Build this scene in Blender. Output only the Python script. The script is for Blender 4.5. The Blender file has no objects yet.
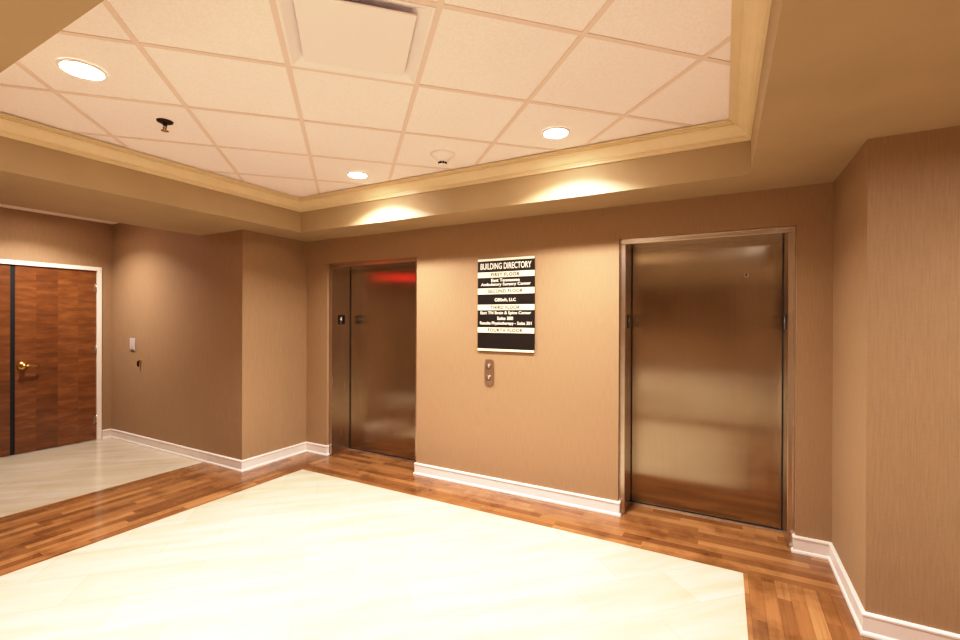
import bpy, bmesh, math, random
from mathutils import Vector, Matrix

C = bpy.context.scene.collection
random.seed(4)

# ------------------------------------------------------------------ helpers
def srgb(r, g, b):
    f = lambda c: (c / 12.92) if c <= .04045 else ((c + .055) / 1.055) ** 2.4
    return (f(r / 255), f(g / 255), f(b / 255), 1)

def bm_new():
    return bmesh.new()

def add_box(bm, x0, x1, y0, y1, z0, z1, bevel=0, mi=0):
    vs = [bm.verts.new((x, y, z)) for x in (x0, x1) for y in (y0, y1) for z in (z0, z1)]
    idx = [(0, 1, 3, 2), (4, 6, 7, 5), (0, 4, 5, 1), (2, 3, 7, 6), (0, 2, 6, 4), (1, 5, 7, 3)]
    fs = [bm.faces.new([vs[i] for i in q]) for q in idx]
    for f in fs:
        f.material_index = mi
    if bevel:
        es = list({e for f in fs for e in f.edges})
        bmesh.ops.bevel(bm, geom=es, offset=bevel, segments=2, affect='EDGES', profile=.5)

def add_quad(bm, pts, mi=0):
    f = bm.faces.new([bm.verts.new(p) for p in pts])
    f.material_index = mi
    return f

def add_rect(bm, x0, x1, y0, y1, z, mi=0, up=True):
    pts = [(x0, y0, z), (x1, y0, z), (x1, y1, z), (x0, y1, z)]
    if not up:
        pts.reverse()
    return add_quad(bm, pts, mi)

def add_lathe(bm, prof, n=40, M=Matrix.Identity(4), cap0=False, cap1=False):
    """prof: (radius, height) pairs revolved about local Z."""
    rings = []
    for r, h in prof:
        rings.append([bm.verts.new(M @ Vector((r * math.cos(2 * math.pi * i / n), r * math.sin(2 * math.pi * i / n), h))) for i in range(n)])
    for a, b in zip(rings, rings[1:]):
        for i in range(n):
            f = bm.faces.new((a[i], a[(i + 1) % n], b[(i + 1) % n], b[i]))
            f.smooth = True
    if cap0:
        bm.faces.new(list(reversed(rings[0])))
    if cap1:
        bm.faces.new(rings[-1])

def add_tube(bm, pts, r, n=10, taper=None):
    pts = [Vector(p) for p in pts]
    rings = []
    for i, p in enumerate(pts):
        t = (pts[min(i + 1, len(pts) - 1)] - pts[max(i - 1, 0)]).normalized()
        a = t.orthogonal().normalized() if abs(t.z) > .9 else t.cross(Vector((0, 0, 1))).normalized()
        b = t.cross(a)
        rr = r if taper is None else r * taper[i]
        rings.append([bm.verts.new(p + rr * (a * math.cos(2 * math.pi * k / n) + b * math.sin(2 * math.pi * k / n))) for k in range(n)])
    for a, b in zip(rings, rings[1:]):
        for k in range(n):
            f = bm.faces.new((a[k], a[(k + 1) % n], b[(k + 1) % n], b[k]))
            f.smooth = True
    bm.faces.new(list(reversed(rings[0])))
    bm.faces.new(rings[-1])

def add_sweep(bm, prof, path, closed=False):
    """Mitred moulding. prof: (distance into the room, z). The room lies on the right of the path."""
    n = len(path)
    P = [Vector((x, y)) for x, y in path]
    def rn(a, b):
        d = (b - a).normalized()
        return Vector((d.y, -d.x))
    cols = []
    for i in range(n):
        if closed or 0 < i < n - 1:
            n1 = rn(P[i - 1], P[i]); n2 = rn(P[i], P[(i + 1) % n])
            m = (n1 + n2) / (1 + n1.dot(n2))
        elif i == 0:
            m = rn(P[0], P[1])
        else:
            m = rn(P[-2], P[-1])
        cols.append([bm.verts.new((P[i].x + m.x * d, P[i].y + m.y * d, z)) for d, z in prof])
    rng = range(n) if closed else range(n - 1)
    for i in rng:
        a, b = cols[i], cols[(i + 1) % n]
        for k in range(len(prof) - 1):
            bm.faces.new((a[k], b[k], b[k + 1], a[k + 1]))
    if not closed:
        bm.faces.new(cols[0]); bm.faces.new(list(reversed(cols[-1])))

def obj(name, bm, mats, parent=None, recalc=True):
    if recalc:
        bmesh.ops.recalc_face_normals(bm, faces=bm.faces)
    me = bpy.data.meshes.new(name)
    bm.to_mesh(me); bm.free()
    for m in (mats if isinstance(mats, (list, tuple)) else [mats]):
        me.materials.append(m)
    o = bpy.data.objects.new(name, me)
    C.objects.link(o)
    if parent:
        o.parent = parent
    return o

def thing(name, label, cat, loc=(0, 0, 0), rotz=0, group=None):
    o = bpy.data.objects.new(name, None); C.objects.link(o)
    o.empty_display_size = .1
    o.location = loc; o.rotation_euler = (0, 0, rotz)
    o['label'] = label; o['category'] = cat
    if group:
        o['group'] = group
    return o

def struct(name, bm, mats, label=None, cat=None, parent=None, recalc=True):
    o = obj(name, bm, mats, parent, recalc)
    if not parent:
        o['kind'] = 'structure'
        if label:
            o['label'] = label
        if cat:
            o['category'] = cat
    return o

def text_part(name, body, size, width, mat, parent, loc, rot=(math.pi / 2, 0, 0), bold=0.0, spacing=1.0, align='CENTER', height=None):
    """Lettering as a mesh, fitted to width (and cap height)."""
    cu = bpy.data.curves.new('lettering_curve', 'FONT')
    cu.body = body; cu.size = size; cu.align_x = align; cu.align_y = 'CENTER'
    cu.extrude = .0006; cu.offset = bold; cu.space_character = spacing
    t = bpy.data.objects.new('lettering_source', cu); C.objects.link(t)
    dg = bpy.context.evaluated_depsgraph_get()
    dg.update()
    me = bpy.data.meshes.new_from_object(t.evaluated_get(dg))
    bpy.data.objects.remove(t); bpy.data.curves.remove(cu)
    xs = [v.co.x for v in me.vertices]; ys = [v.co.y for v in me.vertices]
    cx, cy = (min(xs) + max(xs)) / 2, (min(ys) + max(ys)) / 2
    sx = width / (max(xs) - min(xs)) if width else 1
    sy = height / (max(ys) - min(ys)) if height else 1
    for v in me.vertices:
        v.co.x = (v.co.x - cx) * sx; v.co.y = (v.co.y - cy) * sy
    me.materials.clear(); me.materials.append(mat)
    o = bpy.data.objects.new(name, me); C.objects.link(o)
    o.parent = parent; o.location = loc; o.rotation_euler = rot
    return o

def copy_tree(o, parent=None):
    c = o.copy(); C.objects.link(c)
    if parent:
        c.parent = parent
    for ch in list(o.children):
        copy_tree(ch, c)
    return c

# ------------------------------------------------------------------ materials
class NT:
    def __init__(self, name):
        self.m = bpy.data.materials.new(name); self.m.use_nodes = True
        self.t = self.m.node_tree
        self.p = self.t.nodes['Principled BSDF']
    def n(self, typ, **kw):
        nd = self.t.nodes.new(typ)
        for k, v in kw.items():
            if k.startswith('in_'):
                key = k[3:]
                nd.inputs[int(key) if key.isdigit() else key].default_value = v
            else:
                setattr(nd, k, v)
        return nd
    def l(self, a, b):
        self.t.links.new(a, b)
    def math(self, op, a, b=None, c=None):
        nd = self.n('ShaderNodeMath', operation=op)
        for i, v in enumerate((a, b, c)):
            if v is None:
                continue
            if isinstance(v, (int, float)):
                nd.inputs[i].default_value = v
            else:
                self.l(v, nd.inputs[i])
        return nd.outputs[0]
    def ramp(self, fac, stops):
        nd = self.n('ShaderNodeValToRGB')
        el = nd.color_ramp.elements
        while len(el) < len(stops):
            el.new(.5)
        for e, (p, c) in zip(el, stops):
            e.position = p; e.color = c
        self.l(fac, nd.inputs[0])
        return nd.outputs[0]
    def mix(self, fac, a, b, blend='MIX'):
        nd = self.n('ShaderNodeMix', data_type='RGBA', blend_type=blend)
        for v, i in ((fac, 0), (a, 6), (b, 7)):
            if isinstance(v, (int, float, tuple)):
                nd.inputs[i].default_value = v
            else:
                self.l(v, nd.inputs[i])
        return nd.outputs[2]
    def coord(self, scale=(1, 1, 1), rot=(0, 0, 0), loc=(0, 0, 0)):
        tc = self.n('ShaderNodeTexCoord')
        mp = self.n('ShaderNodeMapping', in_Scale=scale, in_Rotation=rot, in_Location=loc)
        self.l(tc.outputs['Object'], mp.inputs['Vector'])
        return mp.outputs[0]
    def noise(self, vec, scale=1, detail=3, rough=.5):
        nd = self.n('ShaderNodeTexNoise', in_Scale=scale, in_Detail=detail, in_Roughness=rough)
        self.l(vec, nd.inputs['Vector'])
        return nd.outputs[0]
    def bump(self, h, strength=.1, dist=.002):
        nd = self.n('ShaderNodeBump', in_Strength=strength, in_Distance=dist)
        self.l(h, nd.inputs['Height']); self.l(nd.outputs[0], self.p.inputs['Normal'])
    def set(self, **kw):
        for k, v in kw.items():
            k = k.replace('_', ' ')
            if isinstance(v, (int, float, tuple)):
                self.p.inputs[k].default_value = v
            else:
                self.l(v, self.p.inputs[k])
        return self

def plain(name, col, rough=.5, metal=0.0, **kw):
    t = NT(name)
    t.set(Base_Color=col, Roughness=rough, Metallic=metal, **kw)
    return t.m

def mottled(name, col, rough=.6, amount=.06, scale=6):
    t = NT(name)
    nz = t.noise(t.coord(), scale, 4)
    dark = tuple(c * (1 - amount * 2) for c in col[:3]) + (1,)
    lite = tuple(min(1, c * (1 + amount)) for c in col[:3]) + (1,)
    t.set(Base_Color=t.ramp(nz, [(.3, dark), (.7, lite)]), Roughness=rough)
    return t.m

def wallpaper(name, col):
    t = NT(name)
    v = t.coord((170, 170, 9)); w = t.coord((60, 60, 260))
    a = t.noise(v, 1, 2); b = t.noise(w, 1, 2)
    s = t.math('ADD', t.math('MULTIPLY', a, .7), t.math('MULTIPLY', b, .3))
    d = tuple(c * .90 for c in col[:3]) + (1,); li = tuple(min(1, c * 1.08) for c in col[:3]) + (1,)
    t.set(Base_Color=t.ramp(s, [(.3, d), (.7, li)]), Roughness=.62)
    t.p.inputs['Specular IOR Level'].default_value = .3
    t.bump(s, .15, .001)
    return t.m

GTH = .7798
def floor_tile():
    t = NT('polished_cream_tile')
    # rows run at 45 degrees to the walls, 0.60 x 0.303 m, half bond
    c, s = math.cos(GTH), math.sin(GTH)
    v = t.coord(rot=(0, 0, -GTH), loc=(2.2, -.045, 0))
    br = t.n('ShaderNodeTexBrick', offset=.5, offset_frequency=2, squash=1, squash_frequency=1)
    br.inputs['Scale'].default_value = 1
    br.inputs['Mortar Size'].default_value = .0017
    br.inputs['Mortar Smooth'].default_value = .3
    br.inputs['Brick Width'].default_value = .6
    br.inputs['Row Height'].default_value = .303
    br.inputs['Color1'].default_value = srgb(194, 184, 164)
    br.inputs['Color2'].default_value = srgb(187, 175, 153)
    br.inputs['Mortar'].default_value = srgb(168, 156, 136)
    t.l(v, br.inputs['Vector'])
    vein = t.noise(t.coord((.9, 7, 1), (0, 0, 0)), 1, 3)
    v2 = t.n('ShaderNodeMapping', in_Scale=(1.3, 9, 1)); t.l(v, v2.inputs['Vector'])
    vein = t.noise(v2.outputs[0], 1, 5, .55)
    vc = t.ramp(vein, [(.35, srgb(242, 236, 224)), (.65, (1, 1, 1, 1))])
    t.set(Base_Color=t.mix(1, br.outputs['Color'], vc, 'MULTIPLY'), Roughness=t.ramp(vein, [(.3, (.18,) * 3 + (1,)), (.7, (.12,) * 3 + (1,))]))
    t.p.inputs['Specular IOR Level'].default_value = .45
    t.bump(br.outputs['Fac'], -.15, .001)
    return t.m

def wood_strip_floor(name, along_y):
    t = NT(name)
    tc = t.n('ShaderNodeTexCoord'); sp = t.n('ShaderNodeSeparateXYZ'); t.l(tc.outputs['Object'], sp.inputs[0])
    U, V = (sp.outputs[1], sp.outputs[0]) if along_y else (sp.outputs[0], sp.outputs[1])
    row = t.math('FLOOR', t.math('DIVIDE', V, .066))
    wn = t.n('ShaderNodeTexWhiteNoise', noise_dimensions='1D'); t.l(row, wn.inputs['W'])
    cell = t.math('FLOOR', t.math('ADD', t.math('DIVIDE', U, .62), t.math('MULTIPLY', wn.outputs[0], 7.3)))
    cv = t.n('ShaderNodeCombineXYZ'); t.l(row, cv.inputs[0]); t.l(cell, cv.inputs[1])
    w2 = t.n('ShaderNodeTexWhiteNoise', noise_dimensions='2D'); t.l(cv.outputs[0], w2.inputs['Vector'])
    # grain stretched along the strip, shifted per strip
    gv = t.n('ShaderNodeCombineXYZ')
    t.l(t.math('ADD', t.math('MULTIPLY', U, 2.2), t.math('MULTIPLY', w2.outputs[0], 40)), gv.inputs[0])
    t.l(t.math('MULTIPLY', V, 55), gv.inputs[1]); t.l(t.math('MULTIPLY', cell, 3.1), gv.inputs[2])
    g = t.noise(gv.outputs[0], 1, 5, .6)
    f = t.math('ADD', t.math('MULTIPLY', w2.outputs[0], .55), t.math('MULTIPLY', g, .5))
    col = t.ramp(f, [(.12, srgb(96, 58, 30)), (.45, srgb(130, 86, 49)), (.72, srgb(152, 106, 64)), (.95, srgb(174, 130, 84))])
    fr = t.math('FRACT', t.math('DIVIDE', V, .066))
    edge = t.math('LESS_THAN', t.math('ABSOLUTE', t.math('SUBTRACT', fr, .5)), .485)
    col = t.mix(t.math('MULTIPLY', t.math('SUBTRACT', 1, edge), .6), col, srgb(96, 52, 26))
    blot = t.noise(t.coord((3.2, 3.2, 1)), 1, 4, .6)
    col = t.mix(1, col, t.ramp(blot, [(.34, (.62, .56, .5, 1)), (.52, (1, 1, 1, 1))]), 'MULTIPLY')
    t.set(Base_Color=col, Roughness=.16)
    t.p.inputs['Specular IOR Level'].default_value = .5
    t.p.inputs['Coat Weight'].default_value = .25
    t.p.inputs['Coat Roughness'].default_value = .1
    return t.m

def brushed_steel(name, col, rough=.26, smudge=True, stretch=(2, 2, 90), aniso=0.0):
    t = NT(name)
    br = t.noise(t.coord(stretch), 1, 3)
    sm = t.noise(t.coord((2.2, 2.2, 2.2)), 1, 5, .6)
    r = t.math('ADD', rough - .05, t.math('MULTIPLY', br, .06))
    if smudge:
        r = t.math('ADD', r, t.math('MULTIPLY', t.math('SUBTRACT', sm, .5), .22))
    d = tuple(c * .86 for c in col[:3]) + (1,)
    t.set(Base_Color=t.ramp(t.math('ADD', t.math('MULTIPLY', br, .4), t.math('MULTIPLY', sm, .6)), [(.3, d), (.7, col)]), Metallic=1.0, Roughness=r)
    if aniso:
        # vertical brushing smears reflections sideways
        tg = t.n('ShaderNodeCombineXYZ'); tg.inputs[0].default_value = 1
        t.p.inputs['Anisotropic'].default_value = aniso
        t.l(tg.outputs[0], t.p.inputs['Tangent'])
    else:
        t.bump(br, .02, .0005)
    return t.m

def door_veneer():
    t = NT('cherry_door_veneer')
    tc = t.n('ShaderNodeTexCoord'); sp = t.n('ShaderNodeSeparateXYZ'); t.l(tc.outputs['Object'], sp.inputs[0])
    panel = t.math('FLOOR', t.math('DIVIDE', sp.outputs[1], .19))
    gv = t.n('ShaderNodeCombineXYZ')
    t.l(t.math('MULTIPLY', sp.outputs[1], 3.0), gv.inputs[1]); t.l(t.math('MULTIPLY', sp.outputs[2], 15), gv.inputs[2]); t.l(t.math('MULTIPLY', panel, 5.7), gv.inputs[0])
    fig = t.noise(gv.outputs[0], 1.3, 4, .6)
    wn = t.n('ShaderNodeTexWhiteNoise', noise_dimensions='1D'); t.l(panel, wn.inputs['W'])
    f = t.math('ADD', t.math('MULTIPLY', fig, .85), t.math('MULTIPLY', wn.outputs[0], .16))
    t.set(Base_Color=t.ramp(f, [(.22, srgb(84, 47, 22)), (.5, srgb(116, 68, 33)), (.8, srgb(152, 98, 52))]), Roughness=.33)
    t.p.inputs['Coat Weight'].default_value = .2
    return t.m

def ceiling_panel_mat():
    t = NT('ceiling_panel_fibre')
    nz = t.noise(t.coord((110, 110, 110)), 1, 3, .6)
    big = t.noise(t.coord((1.2, 1.2, 1.2)), 1, 2)
    c = t.ramp(nz, [(.3, srgb(240, 231, 229)), (.6, srgb(248, 240, 238))])
    t.set(Base_Color=t.mix(.12, c, t.ramp(big, [(.3, srgb(232, 220, 214)), (.7, srgb(250, 242, 240))])), Roughness=.9)
    t.bump(nz, .05, .002)
    return t.m

def glow(name, col, strength):
    t = NT(name)
    t.set(Base_Color=(.8, .8, .8, 1), Emission_Color=col, Emission_Strength=strength, Roughness=.5)
    return t.m

M_WALL = wallpaper('tan_linen_wallpaper', srgb(160, 129, 96))
M_PAINT = mottled('tan_soffit_paint', srgb(176, 153, 118), .6, .03, 3)
M_TRIM = mottled('ivory_trim_paint', srgb(226, 214, 203), .35, .02, 8)
M_CROWN = mottled('cream_crown_paint', srgb(224, 206, 170), .4, .02, 8)
M_TILE = floor_tile()
M_WX = wood_strip_floor('oak_strip_floor_along_x', False)
M_WY = wood_strip_floor('oak_strip_floor_along_y', True)
M_STEEL = brushed_steel('door_brushed_steel', srgb(178, 161, 140), .21, True, (60, 60, 1.5), .97)
M_JAMB = brushed_steel('jamb_brushed_steel', srgb(204, 190, 176), .28, False, (90, 90, 2))
M_SILL = plain('aluminium_sill', srgb(205, 198, 190), .35, 1.0)
M_BLACK = plain('black_gap', srgb(10, 8, 8), .7)
M_VENEER = door_veneer()
M_DFRAME = plain('white_door_frame_paint', srgb(240, 228, 212), .35)
M_BRASS = brushed_steel('aged_brass', srgb(214, 170, 92), .25, False)
M_CEIL = ceiling_panel_mat()
M_GRID = plain('ceiling_grid_paint', srgb(230, 214, 202), .6)
M_WHITE = plain('white_enamel', srgb(243, 236, 234), .4)
M_DUCT = plain('dark_duct_interior', srgb(236, 228, 240), .8)
M_LENS = glow('downlight_lens_glow', srgb(255, 244, 228), 150)
M_LENS_MID = glow('soft_downlight_lens_glow', srgb(255, 244, 228), 60)
M_LENS_DIM = glow('dim_downlight_lens_glow', srgb(255, 244, 228), 20)
M_DARKBRONZE = plain('dark_bronze', srgb(52, 34, 26), .45, .6)
M_SBLACK = mottled('sign_black_panel', srgb(30, 22, 19), .35, .05, 20)
M_SCREAM = plain('sign_cream_strip', srgb(238, 226, 196), .5)
M_LWHITE = plain('sign_white_lettering', srgb(240, 232, 212), .6)
M_LDARK = plain('sign_dark_lettering', srgb(22, 16, 14), .6)
M_PANELST = brushed_steel('call_panel_bronze_steel', srgb(196, 172, 152), .38, False, (90, 90, 2))
M_BTN = plain('call_button_dark', srgb(132, 106, 90), .35, .7)
M_ARROW = plain('white_arrow', srgb(226, 212, 196), .5)
M_PLATE = plain('light_grey_plastic', srgb(190, 176, 168), .45)
M_PLATE2 = plain('dark_grey_plastic', srgb(112, 98, 92), .5)  # darker grey of the wall plate's lower lip
M_SPLATE = plain('black_floor_plate', srgb(12, 10, 10), .4)
M_RED = glow('red_lit_panel', (1, .01, .015, 1), 13)
M_STRIP = plain('threshold_metal', srgb(190, 182, 172), .35, .9)

# ------------------------------------------------------------------ measured plan (metres)
H, HT = 2.406, 2.718              # soffit, tile ceiling
XB, YA, XE = -4.215, -.785, -6.872
XF, YG = .6106, -.775
RL, RR, ZR = -.718, .419, 2.155   # one elevator opening
LL, LR, ZL = -3.890, -2.6565, 2.136
TXL, TYB, TXR, TYN = -3.813, -.4212, .1387, -2.9907
XCE = -4.936                      # corridor edge of the soffit
YC = -2.62                        # near side of both corridors
TOP = 2.98

# ------------------------------------------------------------------ floor
bm = bm_new()
add_rect(bm, -3.739, .108, -2.96, -.451, 0)
add_rect(bm, XE - .08, -4.838, YC, YA, 0)
add_rect(bm, 1.16, 3.6, YC, YG, 0)
add_rect(bm, -3.3, 1.0, -9, -3.36, 0)
struct('floor', bm, M_TILE, 'polished cream floor tile laid diagonally inside a wood border', 'floor')
bm = bm_new()
add_rect(bm, -4.838, XB, YC, YA, 0, 1)
add_rect(bm, XB, -3.739, -3.45, 0, 0, 1)
add_rect(bm, -3.739, XF, -.451, 0, 0, 0)
add_rect(bm, LL, LR, 0, .40, 0, 0)
add_rect(bm, RL, RR, 0, .40, 0, 0)
add_rect(bm, .108, XF, -3.36, -.451, 0, 1)
add_rect(bm, XF, 1.16, YC, YG, 0, 1)
add_rect(bm, -3.739, .108, -3.36, -2.96, 0, 0)
struct('floor_wood_border', bm, [M_WX, M_WY], 'glossy brown wood strip border around the cream tile', 'floor')

# ------------------------------------------------------------------ walls
bm = bm_new()
T = .12
add_box(bm, XB, LL, 0, T, 0, TOP)
add_box(bm, LL, LR, 0, T, ZL, TOP)
add_box(bm, LR, RL, 0, T, 0, TOP)
add_box(bm, RL, RR, 0, T, ZR, TOP)
add_box(bm, RR, XF, 0, T, 0, TOP)
struct('wall_back', bm, M_WALL, 'tan papered wall holding the two elevators and the directory', 'wall')
bm = bm_new(); add_box(bm, XE - T, XB, YA, T, 0, TOP)
struct('wall_left', bm, M_WALL, 'tan papered wall projecting between the elevators and the wooden door', 'wall')
bm = bm_new(); add_box(bm, XF, 3.6, YG, T, 0, TOP)
struct('wall_right', bm, M_WALL, 'tan papered wall projecting beside the elevator with the wide steel frame', 'wall')
DY0, DY1, DZ = -2.49, -.895, 2.155      # door frame outer edges
bm = bm_new()
add_box(bm, XE - T, XE, DY1, YA, 0, TOP)
add_box(bm, XE - T, XE, DY0, DY1, DZ, TOP)
add_box(bm, XE - T, XE, YC, DY0, 0, TOP)
struct('wall_corridor_end', bm, M_WALL, 'tan papered wall around the wooden double door', 'wall')
bm = bm_new(); add_box(bm, XE - T, XB, -3.45, YC, 0, TOP)
struct('wall_corridor_side', bm, M_WALL)
bm = bm_new(); add_box(bm, XF + .0, 3.6, -3.45, YC, 0, TOP)
struct('wall_corridor_near', bm, M_WALL)
bm = bm_new(); add_box(bm, 3.6, 3.72, YC, YG, 0, TOP)
struct('wall_corridor_far', bm, M_WALL)
bm = bm_new()
add_box(bm, XB - .2, -3.2, -9, -3.45, 0, TOP)
struct('wall_hall_left', bm, M_WALL)
bm = bm_new(); add_box(bm, .95, 1.1, -9, -3.45, 0, TOP)
struct('wall_hall_right', bm, M_WALL)
bm = bm_new(); add_box(bm, -3.3, 1.05, -9.12, -9, 0, TOP)
struct('wall_front', bm, M_WALL)

# ------------------------------------------------------------------ ceilings
bm = bm_new()
add_box(bm, XB, TXL, -3.45, 0, H, TOP)
add_box(bm, XCE, XB, YC, YA, H, TOP)
add_box(bm, TXL, TXR, TYB, 0, H, TOP)
add_box(bm, TXR, XF, -3.45, 0, H, TOP)
add_box(bm, XF, 1.35, YC, YG, H, TOP)
add_box(bm, TXL, TXR, -3.45, TYN, H, TOP)
add_box(bm, -3.2, .95, -9, -3.45, H, TOP)
struct('ceiling_soffit', bm, M_PAINT, 'tan painted lowered soffit framing the raised tile ceiling', 'ceiling')
TZ = HT + .005
bm = bm_new()
GX, GY, GA = -2.2519, -2.5809, .6096
gc, gs = math.cos(GTH), math.sin(GTH)
def G(a, b, z=HT):
    return Vector((GX + a * GA * gc - b * GA * gs, GY + a * GA * gs + b * GA * gc, z))
for dz, up_ in ((0, False), (.02, True)):
    add_rect(bm, TXL + .002, TXR - .002, TYN + .002, TYB - .002, TZ + dz, 0, up_)
# leave the panel of the air diffuser open
for a, b, no in ((1, 0, Vector((gc, gs, 0))), (2, 0, Vector((gc, gs, 0))), (0, -1, Vector((-gs, gc, 0))), (0, 0, Vector((-gs, gc, 0)))):
    bmesh.ops.bisect_plane(bm, geom=bm.verts[:] + bm.edges[:] + bm.faces[:], plane_co=G(a, b), plane_no=no)
mid = G(1.5, -.5)
bmesh.ops.delete(bm, geom=[q for q in bm.faces if (q.calc_center_median().xy - mid.xy).length < .05], context='FACES')
tray = struct('ceiling', bm, M_CEIL, 'raised ceiling of square off-white panels set diagonally', 'ceiling', recalc=False)
def clip_seg(p, q, x0, x1, y0, y1):
    t0, t1 = 0.0, 1.0
    d = q - p
    for pp, dd, lo, hi in ((p.x, d.x, x0, x1), (p.y, d.y, y0, y1)):
        if abs(dd) < 1e-9:
            if pp < lo or pp > hi:
                return None
            continue
        a, b = (lo - pp) / dd, (hi - pp) / dd
        if a > b:
            a, b = b, a
        t0, t1 = max(t0, a), min(t1, b)
    return (p + d * t0, p + d * t1) if t1 - t0 > .01 else None
def add_bar(bm, p, q, w, z0, z1):
    d = (q - p); d.z = 0; d.normalize()
    s = Vector((-d.y, d.x, 0)) * w / 2
    lo = [Vector((v.x, v.y, z0)) for v in (p + s, q + s, q - s, p - s)]
    hi = [Vector((v.x, v.y, z1)) for v in (p + s, q + s, q - s, p - s)]
    a = [bm.verts.new(v) for v in lo]; b = [bm.verts.new(v) for v in hi]
    bm.faces.new(list(reversed(a))); bm.faces.new(b)
    for i in range(4):
        bm.faces.new((a[i], a[(i + 1) % 4], b[(i + 1) % 4], b[i]))
bm = bm_new()
IN = .05
for k in range(-9, 12):
    for p, q, zz in ((G(k, -12), G(k, 14), 0), (G(-12, k), G(14, k), .0006)):
        r = clip_seg(p, q, TXL + IN, TXR - IN, TYN + IN, TYB - IN)
        if r:
            add_bar(bm, r[0], r[1], .024, HT + zz, TZ + .001 + zz)
struct('ceiling_grid', bm, M_GRID, parent=tray)
for nm, x0, x1 in (('ceiling_corridor', XE - .02, XCE), ('ceiling_corridor_right', 1.35, 3.6)):
    bm = bm_new(); add_box(bm, x0, x1, YC, YA if x0 < 0 else YG, HT, TOP)
    struct(nm, bm, M_CEIL, *(('off-white ceiling strip above the wooden door, beyond the soffit', 'ceiling') if x0 < 0 else ()))

# crown moulding around the raised ceiling
prof = [(0, 2.612), (.014, 2.612), (.014, 2.630), (.022, 2.631), (.022, 2.640), (.030, 2.642), (.038, 2.650), (.050, 2.668), (.064, 2.682), (.078, 2.690), (.090, 2.690), (.090, 2.700), (.104, 2.701), (.104, 2.709), (.118, 2.709), (.118, 2.7165), (.0, 2.7165)]
bm = bm_new()
add_sweep(bm, prof, [(TXL, TYN), (TXL, TYB), (TXR, TYB), (TXR, TYN)], closed=True)
struct('trim_1', bm, M_CROWN, 'cream crown moulding around the raised ceiling', 'moulding')

# ------------------------------------------------------------------ baseboards
BH = .11
bprof = [(0, 0), (.022, 0), (.022, .008), (.019, .016), (.014, .020), (.012, .021), (.012, BH - .022), (.016, BH - .016), (.016, BH - .008), (.011, BH - .001), (0, BH)]
for nm, path, lab in (
    ('baseboard_left', [(XE, DY1 + .004), (XE, YA), (XB, YA), (XB, 0), (LL, 0), (LL, .026)], 'ivory baseboard from the wooden door to the elevator with the red reflection'),
    ('baseboard_back', [(LR, .026), (LR, 0), (RL, 0), (RL, .026)], 'ivory baseboard below the directory between the two elevators'),
    ('baseboard_right', [(RR, .026), (RR, 0), (XF, 0), (XF, YG), (3.6, YG)], 'ivory baseboard around the projecting wall beside the wood floor corner'),
    ('baseboard_corridor', [(-3.2, -3.45), (XB, -3.45 + .0), (XB, YC), (XE, YC), (XE, DY0 - .004)], None),
    ('baseboard_hall', [(.95, -9), (-3.2, -9), (-3.2, -3.47)], None)):
    bm = bm_new(); add_sweep(bm, bprof, path)
    struct(nm, bm, M_TRIM, lab, 'baseboard' if lab else None)

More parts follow.
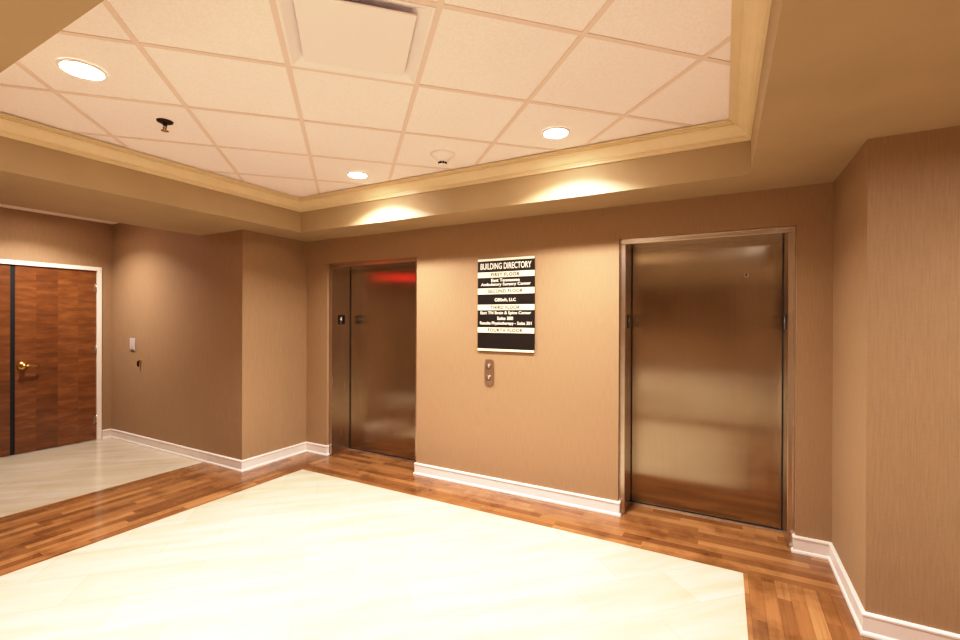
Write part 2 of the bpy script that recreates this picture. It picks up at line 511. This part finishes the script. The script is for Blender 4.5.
# ------------------------------------------------------------------ elevators
def elevator(name, label, x0, x1, zt, plates, keyhole):
    """Steel surround set 5 cm inside the wall opening, door panel 31 cm back. Origin on the floor at the opening centre."""
    cx = (x0 + x1) / 2
    t = thing(name, label, 'elevator', (cx, 0, 0))
    w = (x1 - x0) / 2
    YJ, YD, F = .034, .31, .042
    for s in (-1, 1):
        bm = bm_new()
        a, b = sorted((s * w, s * (w - F)))
        add_box(bm, a, b, YJ, YD, 0, zt - F, .003)
        # small return lip along the front edge
        a, b = sorted((s * (w - .0), s * (w - .012)))
        add_box(bm, a, b, YJ - .006, YJ, 0, zt, .002)
        obj('door_jamb', bm, M_JAMB, t)
    bm = bm_new()
    add_box(bm, -w, w, YJ, YD, zt - F, zt, .003)
    add_box(bm, -w + .012, w - .012, YJ - .006, YJ, zt - .012, zt, .002)
    obj('header', bm, M_JAMB, t)
    bm = bm_new()
    add_box(bm, -w + F - .03, w - F + .03, YD + .006, YD + .04, .012, zt - F + .03, .002)
    door = obj('door_panel', bm, M_STEEL, t)
    bm = bm_new()
    add_box(bm, -w + F, w - F, YD - .018, YD + .001, 0, .006, .001)
    obj('sill', bm, M_SILL, t)
    bm = bm_new()
    add_box(bm, -w + F, w - F, YD + .002, YD + .05, .0005, .010)
    obj('sill_groove', bm, M_BLACK, t)
    for s in (-1, 1):     # dark running gaps at both sides of the panel
        bm = bm_new()
        a, b = sorted((s * (w - F), s * (w - F - .006)))
        add_box(bm, a, b, YD + .001, YD + .005, .012, zt - F)
        obj('shadow_gap', bm, M_BLACK, t)
    for s in plates:
        xx = s * (w - F)
        bm = bm_new()
        a, b = sorted((xx, xx - s * .004))
        add_box(bm, a, b, .125, .225, 1.46, 1.565, .0012)
        pl = obj('floor_plate', bm, M_SPLATE, t)
        text_part('number', '4', .06, .030, M_LWHITE, pl, (xx - s * .0046, .165 if s < 0 else .185, 1.52), (math.pi / 2, 0, -s * math.pi / 2), .001, height=.05)
        bm = bm_new()
        for i, (dy, dz) in enumerate(((0, 0), (.012, 0), (.012, -.012), (.03, 0), (.042, -.012))):
            bmesh.ops.create_icosphere(bm, subdivisions=1, radius=.0022, matrix=Matrix.Translation((xx - s * .0042, .150 + dy, 1.482 + dz)))
        obj('braille', bm, M_LWHITE, pl)
    if keyhole:
        M = Matrix.Translation((keyhole[0] - cx, YD + .0062, keyhole[1])) @ Matrix.Rotation(math.pi / 2, 4, 'X')
        bm = bm_new()
        add_lathe(bm, [(.0145, 0), (.0145, .002), (.011, .0035), (.0085, .0035), (.0085, .001)], 24, M)
        k = obj('key_escutcheon', bm, M_JAMB, door)
        bm = bm_new(); add_lathe(bm, [(.0086, .0), (.0086, .0012)], 20, M, True, True)
        obj('keyhole', bm, M_BLACK, k)
    return t
elevator('elevator_entrance', 'closed steel elevator reflecting a red glow near its top', LL, LR, ZL, (-1,), None)
elevator('elevator_entrance', 'closed wide steel elevator with smudged door and small keyhole near its top', RL, RR, ZR, (-1, 1), (.146, 1.859))

# ------------------------------------------------------------------ wooden double door at the end of the corridor
d = bpy.data.objects.new('door_1', None); C.objects.link(d)
d.location = (XE, -1.692, 0)
d['kind'] = 'structure'; d['label'] = 'brown wood-veneer double door in a white frame'; d['category'] = 'door'
y0, y1 = DY0 + 1.692, DY1 + 1.692
FW = .047
bm = bm_new()
add_box(bm, -.11, .012, y1 - FW, y1, 0, DZ, .003)
add_box(bm, -.11, .012, y0, y0 + FW, 0, DZ, .003)
add_box(bm, -.11, .012, y0 + FW, y1 - FW, DZ - FW, DZ, .003)
obj('door_frame', bm, M_DFRAME, d)
ins = FW + .003
for s in (1, -1):
    bm = bm_new()
    if s > 0:
        a, b = .016, y1 - ins
    else:
        a, b = y0 + ins, -.022
    add_box(bm, -.055, -.012, a, b, .008, DZ - ins, .002)
    leaf = obj('door_leaf', bm, M_VENEER, d)
    if s > 0:
        for z in (1.895, 1.125, .25):
            bm = bm_new()
            hy = b + .001
            add_tube(bm, [(-.006, hy, z - .055), (-.006, hy, z + .055)], .0075, 10)
            add_box(bm, -.0118, -.0095, hy - .026, hy, z - .05, z + .05)
            obj('hinge', bm, M_JAMB, leaf)
        hy, hz = .075, .985
        M = Matrix.Translation((-.012, hy, hz)) @ Matrix.Rotation(math.pi / 2, 4, 'Y')
        bm = bm_new()
        add_lathe(bm, [(.046, 0), (.046, .006), (.040, .014), (.022, .018), (.020, .045), (.028, .052), (.028, .066), (.0001, .072)], 32, M, True)
        hd = obj('door_handle', bm, M_BRASS, leaf)
        bm = bm_new()
        add_tube(bm, [(.046, hy, hz), (.048, hy + .03, hz + .002), (.048, hy + .075, hz + .001), (.046, hy + .108, hz - .004), (.036, hy + .122, hz - .006)], .0105, 12, [1.15, 1.05, .95, .9, .75])
        obj('lever', bm, M_BRASS, hd)
bm = bm_new()
add_box(bm, -.03, -.016, -.030, .022, .008, DZ - ins, .001)
obj('astragal', bm, M_BLACK, d)
bm = bm_new()
add_box(bm, -.11, .004, y0 + FW, y1 - FW, 0, .006, .002)
obj('threshold', bm, M_STRIP, d)
bm = bm_new()
add_box(bm, -.16, -.112, y0, y1, 0, DZ)
obj('backing', bm, M_BLACK, d)

# ------------------------------------------------------------------ directory sign
SX0, SX1, SZ1, SZ0 = -1.963, -1.4145, 2.064, 1.240
sw, sh = SX1 - SX0, SZ1 - SZ0
sg = thing('directory_sign', 'black and cream building directory on the wall between the elevators', 'sign', ((SX0 + SX1) / 2, 0, SZ0))
U = sh / 973
def zr(u):
    return sh - u * U
bm = bm_new()
add_box(bm, -sw / 2, sw / 2, -.012, -.0005, 0, sh, .001)
obj('backboard', bm, M_SBLACK, sg)
strips = [  # kind, top, bottom, [(text, size, width, u-centre, height)]
    ('c', 0, 25, []),
    ('k', 25, 140, [('BUILDING DIRECTORY', .06, .492, 80, .055)]),
    ('c', 140, 200, [('FIRST FLOOR', .04, .275, 170, .031)]),
    ('k', 200, 310, [('East Tennessee', .036, .275, 229, .028), ('Ambulatory Surgery Center', .036, .48, 275, .034)]),
    ('c', 310, 375, [('SECOND FLOOR', .04, .335, 342, .031)]),
    ('k', 375, 483, [('OBSoft, LLC', .036, .205, 436, .033)]),
    ('c', 483, 543, [('THIRD FLOOR', .04, .285, 513, .031)]),
    ('k', 543, 723, [('East TN Brain & Spine Center', .036, .49, 574, .034), ('Suite 300', .036, .155, 627, .030), ('Results Physiotherapy - Suite 301', .036, .50, 682, .036)]),
    ('c', 723, 780, [('FOURTH FLOOR', .04, .335, 751, .031)]),
    ('k', 780, 948, []),
    ('c', 948, 973, [])]
for kd, a, b, lines in strips:
    bm = bm_new()
    dd = .0175 if kd == 'c' else .016
    add_box(bm, -sw / 2 + .0, sw / 2 - .0, -dd, -.0121, zr(b) + .0008, zr(a) - .0008, .0012)
    st = obj('cream_strip' if kd == 'c' else 'black_strip', bm, M_SCREAM if kd == 'c' else M_SBLACK, sg)
    st['label'] = 'cream floor heading strip' if kd == 'c' else 'black tenant strip'
    for (tx, sz, wd, uc, hh) in lines:
        text_part('lettering', tx, sz, wd, M_LDARK if kd == 'c' else M_LWHITE, st, (0, -dd - .0006, zr(uc)),
                  bold=.0007 if kd == 'k' else .0011, spacing=1.0 if kd == 'k' else 1.15, height=hh)

# ------------------------------------------------------------------ hall call panel
cp = thing('call_button_switch', 'slim bronze call panel with up and down buttons below the directory', 'elevator button panel', (-1.8495, 0, .929))
def rounded_plate(bm, hw, z0, z1, r, ya, yb, n=8):
    pts = []
    for (cxx, czz, a0) in ((hw - r, z1 - r, 0), (-hw + r, z1 - r, 90), (-hw + r, z0 + r, 180), (hw - r, z0 + r, 270)):
        for i in range(n + 1):
            a = math.radians(a0 + 90 * i / n)
            pts.append((cxx + r * math.cos(a), czz + r * math.sin(a)))
    f0 = [bm.verts.new((x, ya, z)) for x, z in pts]
    k = .9
    zc = (z0 + z1) / 2
    f1 = [bm.verts.new((x * .93, yb, zc + (z - zc) * .975)) for x, z in pts]
    m = len(pts)
    for i in range(m):
        bm.faces.new((f0[i], f0[(i + 1) % m], f1[(i + 1) % m], f1[i]))
    bm.faces.new(f1); bm.faces.new(list(reversed(f0)))
bm = bm_new(); rounded_plate(bm, .0445, 0, .238, .03, -.0005, -.012)
obj('face_plate', bm, M_PANELST, cp)
for z, up in ((.172, True), (.068, False)):
    M = Matrix.Translation((0, -.0118, z)) @ Matrix.Rotation(math.pi / 2, 4, 'X')
    bm = bm_new()
    add_lathe(bm, [(.026, 0), (.026, .004), (.022, .0055), (.021, .003), (.0205, .006), (.0001, .0075)], 32, M)
    bt = obj('call_button', bm, M_BTN, cp)
    s = 1 if up else -1
    bm = bm_new()
    yy = -.0200
    tri = [(0, .009 * s), (-.008, -.002 * s), (.008, -.002 * s)]
    stem = [(-.0025, -.002 * s), (-.0025, -.008 * s), (.0025, -.008 * s), (.0025, -.002 * s)]
    for poly in (tri, stem):
        add_quad(bm, [(x, yy, z + q) for x, q in poly])
        add_quad(bm, [(x, yy + .001, z + q) for x, q in poly])
    obj('up_arrow' if up else 'down_arrow', bm, M_ARROW, bt)
for z in (.225, .013):
    bm = bm_new()
    add_lathe(bm, [(.004, 0), (.0035, .0015), (.0001, .002)], 12, Matrix.Translation((0, -.0118, z)) @ Matrix.Rotation(math.pi / 2, 4, 'X'))
    obj('screw', bm, M_JAMB, cp)

# ------------------------------------------------------------------ light switch and small brass fitting on the corridor wall
sw_ = thing('light_switch', 'light grey wall plate on the tan wall beside the wooden door', 'light switch', (-6.346, YA, 1.122))
bm = bm_new(); add_box(bm, -.062, .062, -.008, -.0005, 0, .155, .003); obj('wall_plate', bm, M_PLATE, sw_)
bm = bm_new(); add_box(bm, -.022, .022, -.012, -.008, .045, .112, .002); sr = obj('rocker', bm, M_PLATE, sw_)
bm = bm_new(); add_box(bm, -.05, .05, -.014, -.008, .006, .022, .002); obj('lower_lip', bm, M_PLATE2, sw_)
kf = thing('wall_hook', 'tiny brass-coloured fitting on the tan wall, below the light grey plate', 'hook', (-6.168, YA, .945))
bm = bm_new()
add_lathe(bm, [(.026, .0005), (.026, .006), (.02, .012), (.012, .016), (.0001, .018)], 24, Matrix.Translation((0, 0, .062)) @ Matrix.Rotation(math.pi / 2, 4, 'X'), True)
obj('rose', bm, M_BRASS, kf)
bm = bm_new()
add_tube(bm, [(0, -.014, .062), (0, -.026, .056), (0, -.030, .034), (0, -.026, .010), (0, -.020, -.002)], .011, 10, [1, 1, 1, 1.1, .9])
obj('hook_arm', bm, M_DARKBRONZE, kf)

# ------------------------------------------------------------------ ceiling fittings
def downlight(x, y, zc, r, label, warm=(1, .80, .56), power=55, group=None, spread=132, lens=None):
    t = thing('recessed_downlight', label, 'ceiling light', (x, y, zc), 0, group)
    bm = bm_new()
    add_lathe(bm, [(r + .016, .004), (r + .016, -.001), (r + .011, -.006), (r + .003, -.006), (r, -.002), (r - .004, .004)], 48)
    obj('trim_ring', bm, M_WHITE, t)
    bm = bm_new()
    add_lathe(bm, [(r, .0), (r * .7, -.002), (r * .3, -.003), (.0005, -.003)], 48)
    obj('lens', bm, lens or M_LENS, t, recalc=False)
    li = bpy.data.lights.new('downlight_lamp', 'AREA')
    li.shape = 'DISK'; li.size = r * 1.7; li.energy = power; li.color = warm; li.spread = math.radians(spread)
    lo = bpy.data.objects.new('downlight_lamp', li); C.objects.link(lo)
    lo.parent = t; lo.location = (0, 0, -.012)
    return t
WARM = (1, .98, .99)
downlight(-2.720, -2.600, HT, .079, 'large round lit downlight in the tile ceiling, closest to the dark sprinkler head', WARM, 50, spread=118)
downlight(-.950, -.829, HT, .074, 'round lit downlight near the wide steel elevator, beside the crown moulding', WARM, 50)
downlight(-2.679, -.794, HT, .072, 'round lit downlight near the elevator with the red reflection', WARM, 50)
downlight(-.950, -2.600, HT, .080, 'round lit downlight above the camera side of the tiles', WARM, 50, spread=130, lens=M_LENS_MID)
downlight(-6.15, -1.60, HT, .080, 'round lit downlight in the corridor before the wooden door', WARM, 31)
downlight(2.3, -1.75, HT, .080, 'round lit downlight in the opposite corridor', WARM, 40, lens=M_LENS_DIM)
downlight(.5, -5.0, H, .080, 'added fill downlight in the hall behind the viewer', WARM, 70, spread=128, lens=M_LENS_DIM)  # added fill lamp, unseen: brightens the right-hand wall from the front
downlight(1.02, -2.0, H, .072, 'added fill downlight in the soffit before the projecting right-hand wall', WARM, 24, spread=172, lens=M_LENS_DIM)  # invented lamp out of view, placed to brighten the projecting wall
downlight(-1.5, -7.2, H, .080, 'added fill downlight at the far end of the hall', WARM, 150, spread=128, lens=M_LENS_DIM)  # added fill lamp, unseen: lights the hall end that the doors reflect

# air diffuser: square plaque in a sloped frame, one ceiling panel large
ac = G(1.5, -.5)
df = thing('air_diffuser', 'square white air diffuser with a plain centre plaque in the ceiling', 'air vent', (ac.x, ac.y, HT), GTH)
def ring(bm, h0, z0, h1, z1, h0y=None, h1y=None):
    a = [bm.verts.new((sx * h0, sy * h0, z0)) for sx, sy in ((-1, -1), (1, -1), (1, 1), (-1, 1))]
    b = [bm.verts.new((sx * h1, sy * h1, z1)) for sx, sy in ((-1, -1), (1, -1), (1, 1), (-1, 1))]
    for i in range(4):
        bm.faces.new((a[i], a[(i + 1) % 4], b[(i + 1) % 4], b[i]))
bm = bm_new()
ring(bm, .292, .004, .292, -.002); ring(bm, .292, -.002, .280, -.002); ring(bm, .280, -.002, .212, .036)
obj('outer_frame', bm, M_WHITE, df)
bm = bm_new()
ring(bm, .213, .034, .213, .042)
add_rect(bm, -.213, .213, -.213, .213, .042, 0, False)
obj('duct_neck', bm, M_DUCT, df)
bm = bm_new(); add_box(bm, -.228, .228, -.228, .228, -.004, .004, .002)
obj('plaque', bm, M_WHITE, df)
for sx, sy in ((-1, -1), (1, -1), (1, 1), (-1, 1)):
    bm = bm_new()
    add_tube(bm, [(sx * .16, sy * .16, .004), (sx * .16, sy * .16, .042)], .006, 8)
    obj('hanger', bm, M_DUCT, df)

# sprinkler head with dark escutcheon
sp = thing('sprinkler_head', 'sprinkler head with dark round escutcheon on the ceiling panel', 'sprinkler', (-2.995, -2.10, HT + .005))
bm = bm_new(); add_lathe(bm, [(.044, 0), (.043, -.006), (.030, -.012), (.014, -.013)], 32); obj('escutcheon', bm, M_DARKBRONZE, sp)
bm = bm_new()
add_lathe(bm, [(.013, -.010), (.013, -.024), (.009, -.028), (.0001, -.028)], 20)
for s in (-1, 1):
    add_tube(bm, [(s * .011, 0, -.024), (s * .017, 0, -.036), (s * .013, 0, -.050), (0, 0, -.056)], .003, 8)
obj('frame_arms', bm, M_DARKBRONZE, sp)
bm = bm_new(); add_lathe(bm, [(.0001, -.055), (.020, -.057), (.021, -.060), (.0001, -.060)], 24); obj('deflector', bm, M_BRASS, sp)
bm = bm_new(); add_lathe(bm, [(.0001, -.028), (.004, -.031), (.004, -.050), (.0001, -.053)], 12); obj('glass_bulb', bm, M_PLATE, sp)

# smoke detector: flared white base with a dark sensing tip
sd = thing('smoke_detector', 'flared white detector with small dark tip on the ceiling beside the crown moulding', 'smoke detector', (-1.800, -.850, HT + .005))
bm = bm_new()
add_lathe(bm, [(.088, 0), (.088, -.008), (.080, -.016), (.062, -.028), (.046, -.044), (.038, -.056), (.034, -.060), (.0001, -.060)], 40)
obj('base', bm, M_WHITE, sd)
bm = bm_new()
for i in range(8):
    a = 2 * math.pi * i / 8
    add_box(bm, .026 * math.cos(a) - .005, .026 * math.cos(a) + .005, .026 * math.sin(a) - .005, .026 * math.sin(a) + .005, -.076, -.0602)
obj('sensor_vents', bm, M_DARKBRONZE, sd)
bm = bm_new(); add_lathe(bm, [(.034, -.0762), (.036, -.080), (.03, -.084), (.0001, -.085)], 32, cap0=True); obj('sensor_cap', bm, M_WHITE, sd)

# red lit sign on the corridor side wall: seen in the photo only as a reflection in the elevator door
ex = thing('lit_sign', 'red lit sign box whose glow shows reflected in the elevator door', 'sign', (-5.25, YC, 2.20))
bm = bm_new(); add_box(bm, -.17, .17, .0005, .05, 0, .2, .004); obj('housing', bm, M_WHITE, ex)
bm = bm_new(); add_box(bm, -.13, .13, .0502, .054, .045, .155, .002); obj('lit_face', bm, M_RED, ex)

# ------------------------------------------------------------------ world and camera
w = bpy.data.worlds.new('world'); bpy.context.scene.world = w; w.use_nodes = True
w.node_tree.nodes['Background'].inputs[0].default_value = srgb(255, 214, 170)
w.node_tree.nodes['Background'].inputs[1].default_value = .05

yaw, pitch, roll, f = .4972, -.0021, .0036, 449.4
s, c = math.sin(yaw), math.cos(yaw)
fw = Vector((-s * math.cos(pitch), c * math.cos(pitch), math.sin(pitch)))
rt = Vector((c, s, 0)); up = rt.cross(fw)
cr, sr_ = math.cos(roll), math.sin(roll)
r2 = cr * rt + sr_ * up; u2 = -sr_ * rt + cr * up
cam = bpy.data.cameras.new('camera'); co = bpy.data.objects.new('camera', cam); C.objects.link(co)
cam.sensor_width = 36; cam.lens = 36 * f / 960; cam.clip_start = .02
M = Matrix((r2, u2, -fw)).transposed().to_4x4()
M.translation = (0, -3.5895, 1.5255)
co.matrix_world = M
sc = bpy.context.scene
sc.camera = co
sc.view_settings.view_transform = 'Standard'
sc.view_settings.look = 'None'
vs = sc.view_settings
vs.use_curve_mapping = True           # soft highlight shoulder, like the camera's
cm = vs.curve_mapping
cm.white_level = (2.2, 2.2, 2.2)
cv = cm.curves[3]
for x, y in ((.5, .5), (.8, .755), (1.1, .90), (1.5, .965)):
    cv.points.new(x / 2.2, y)
cm.update()
sc.view_settings.exposure = .10
sc.view_settings.gamma = .82
sc.cycles.use_denoising = True
sc.cycles.max_bounces = 10
sc.cycles.diffuse_bounces = 6
sc.cycles.sample_clamp_indirect = 6
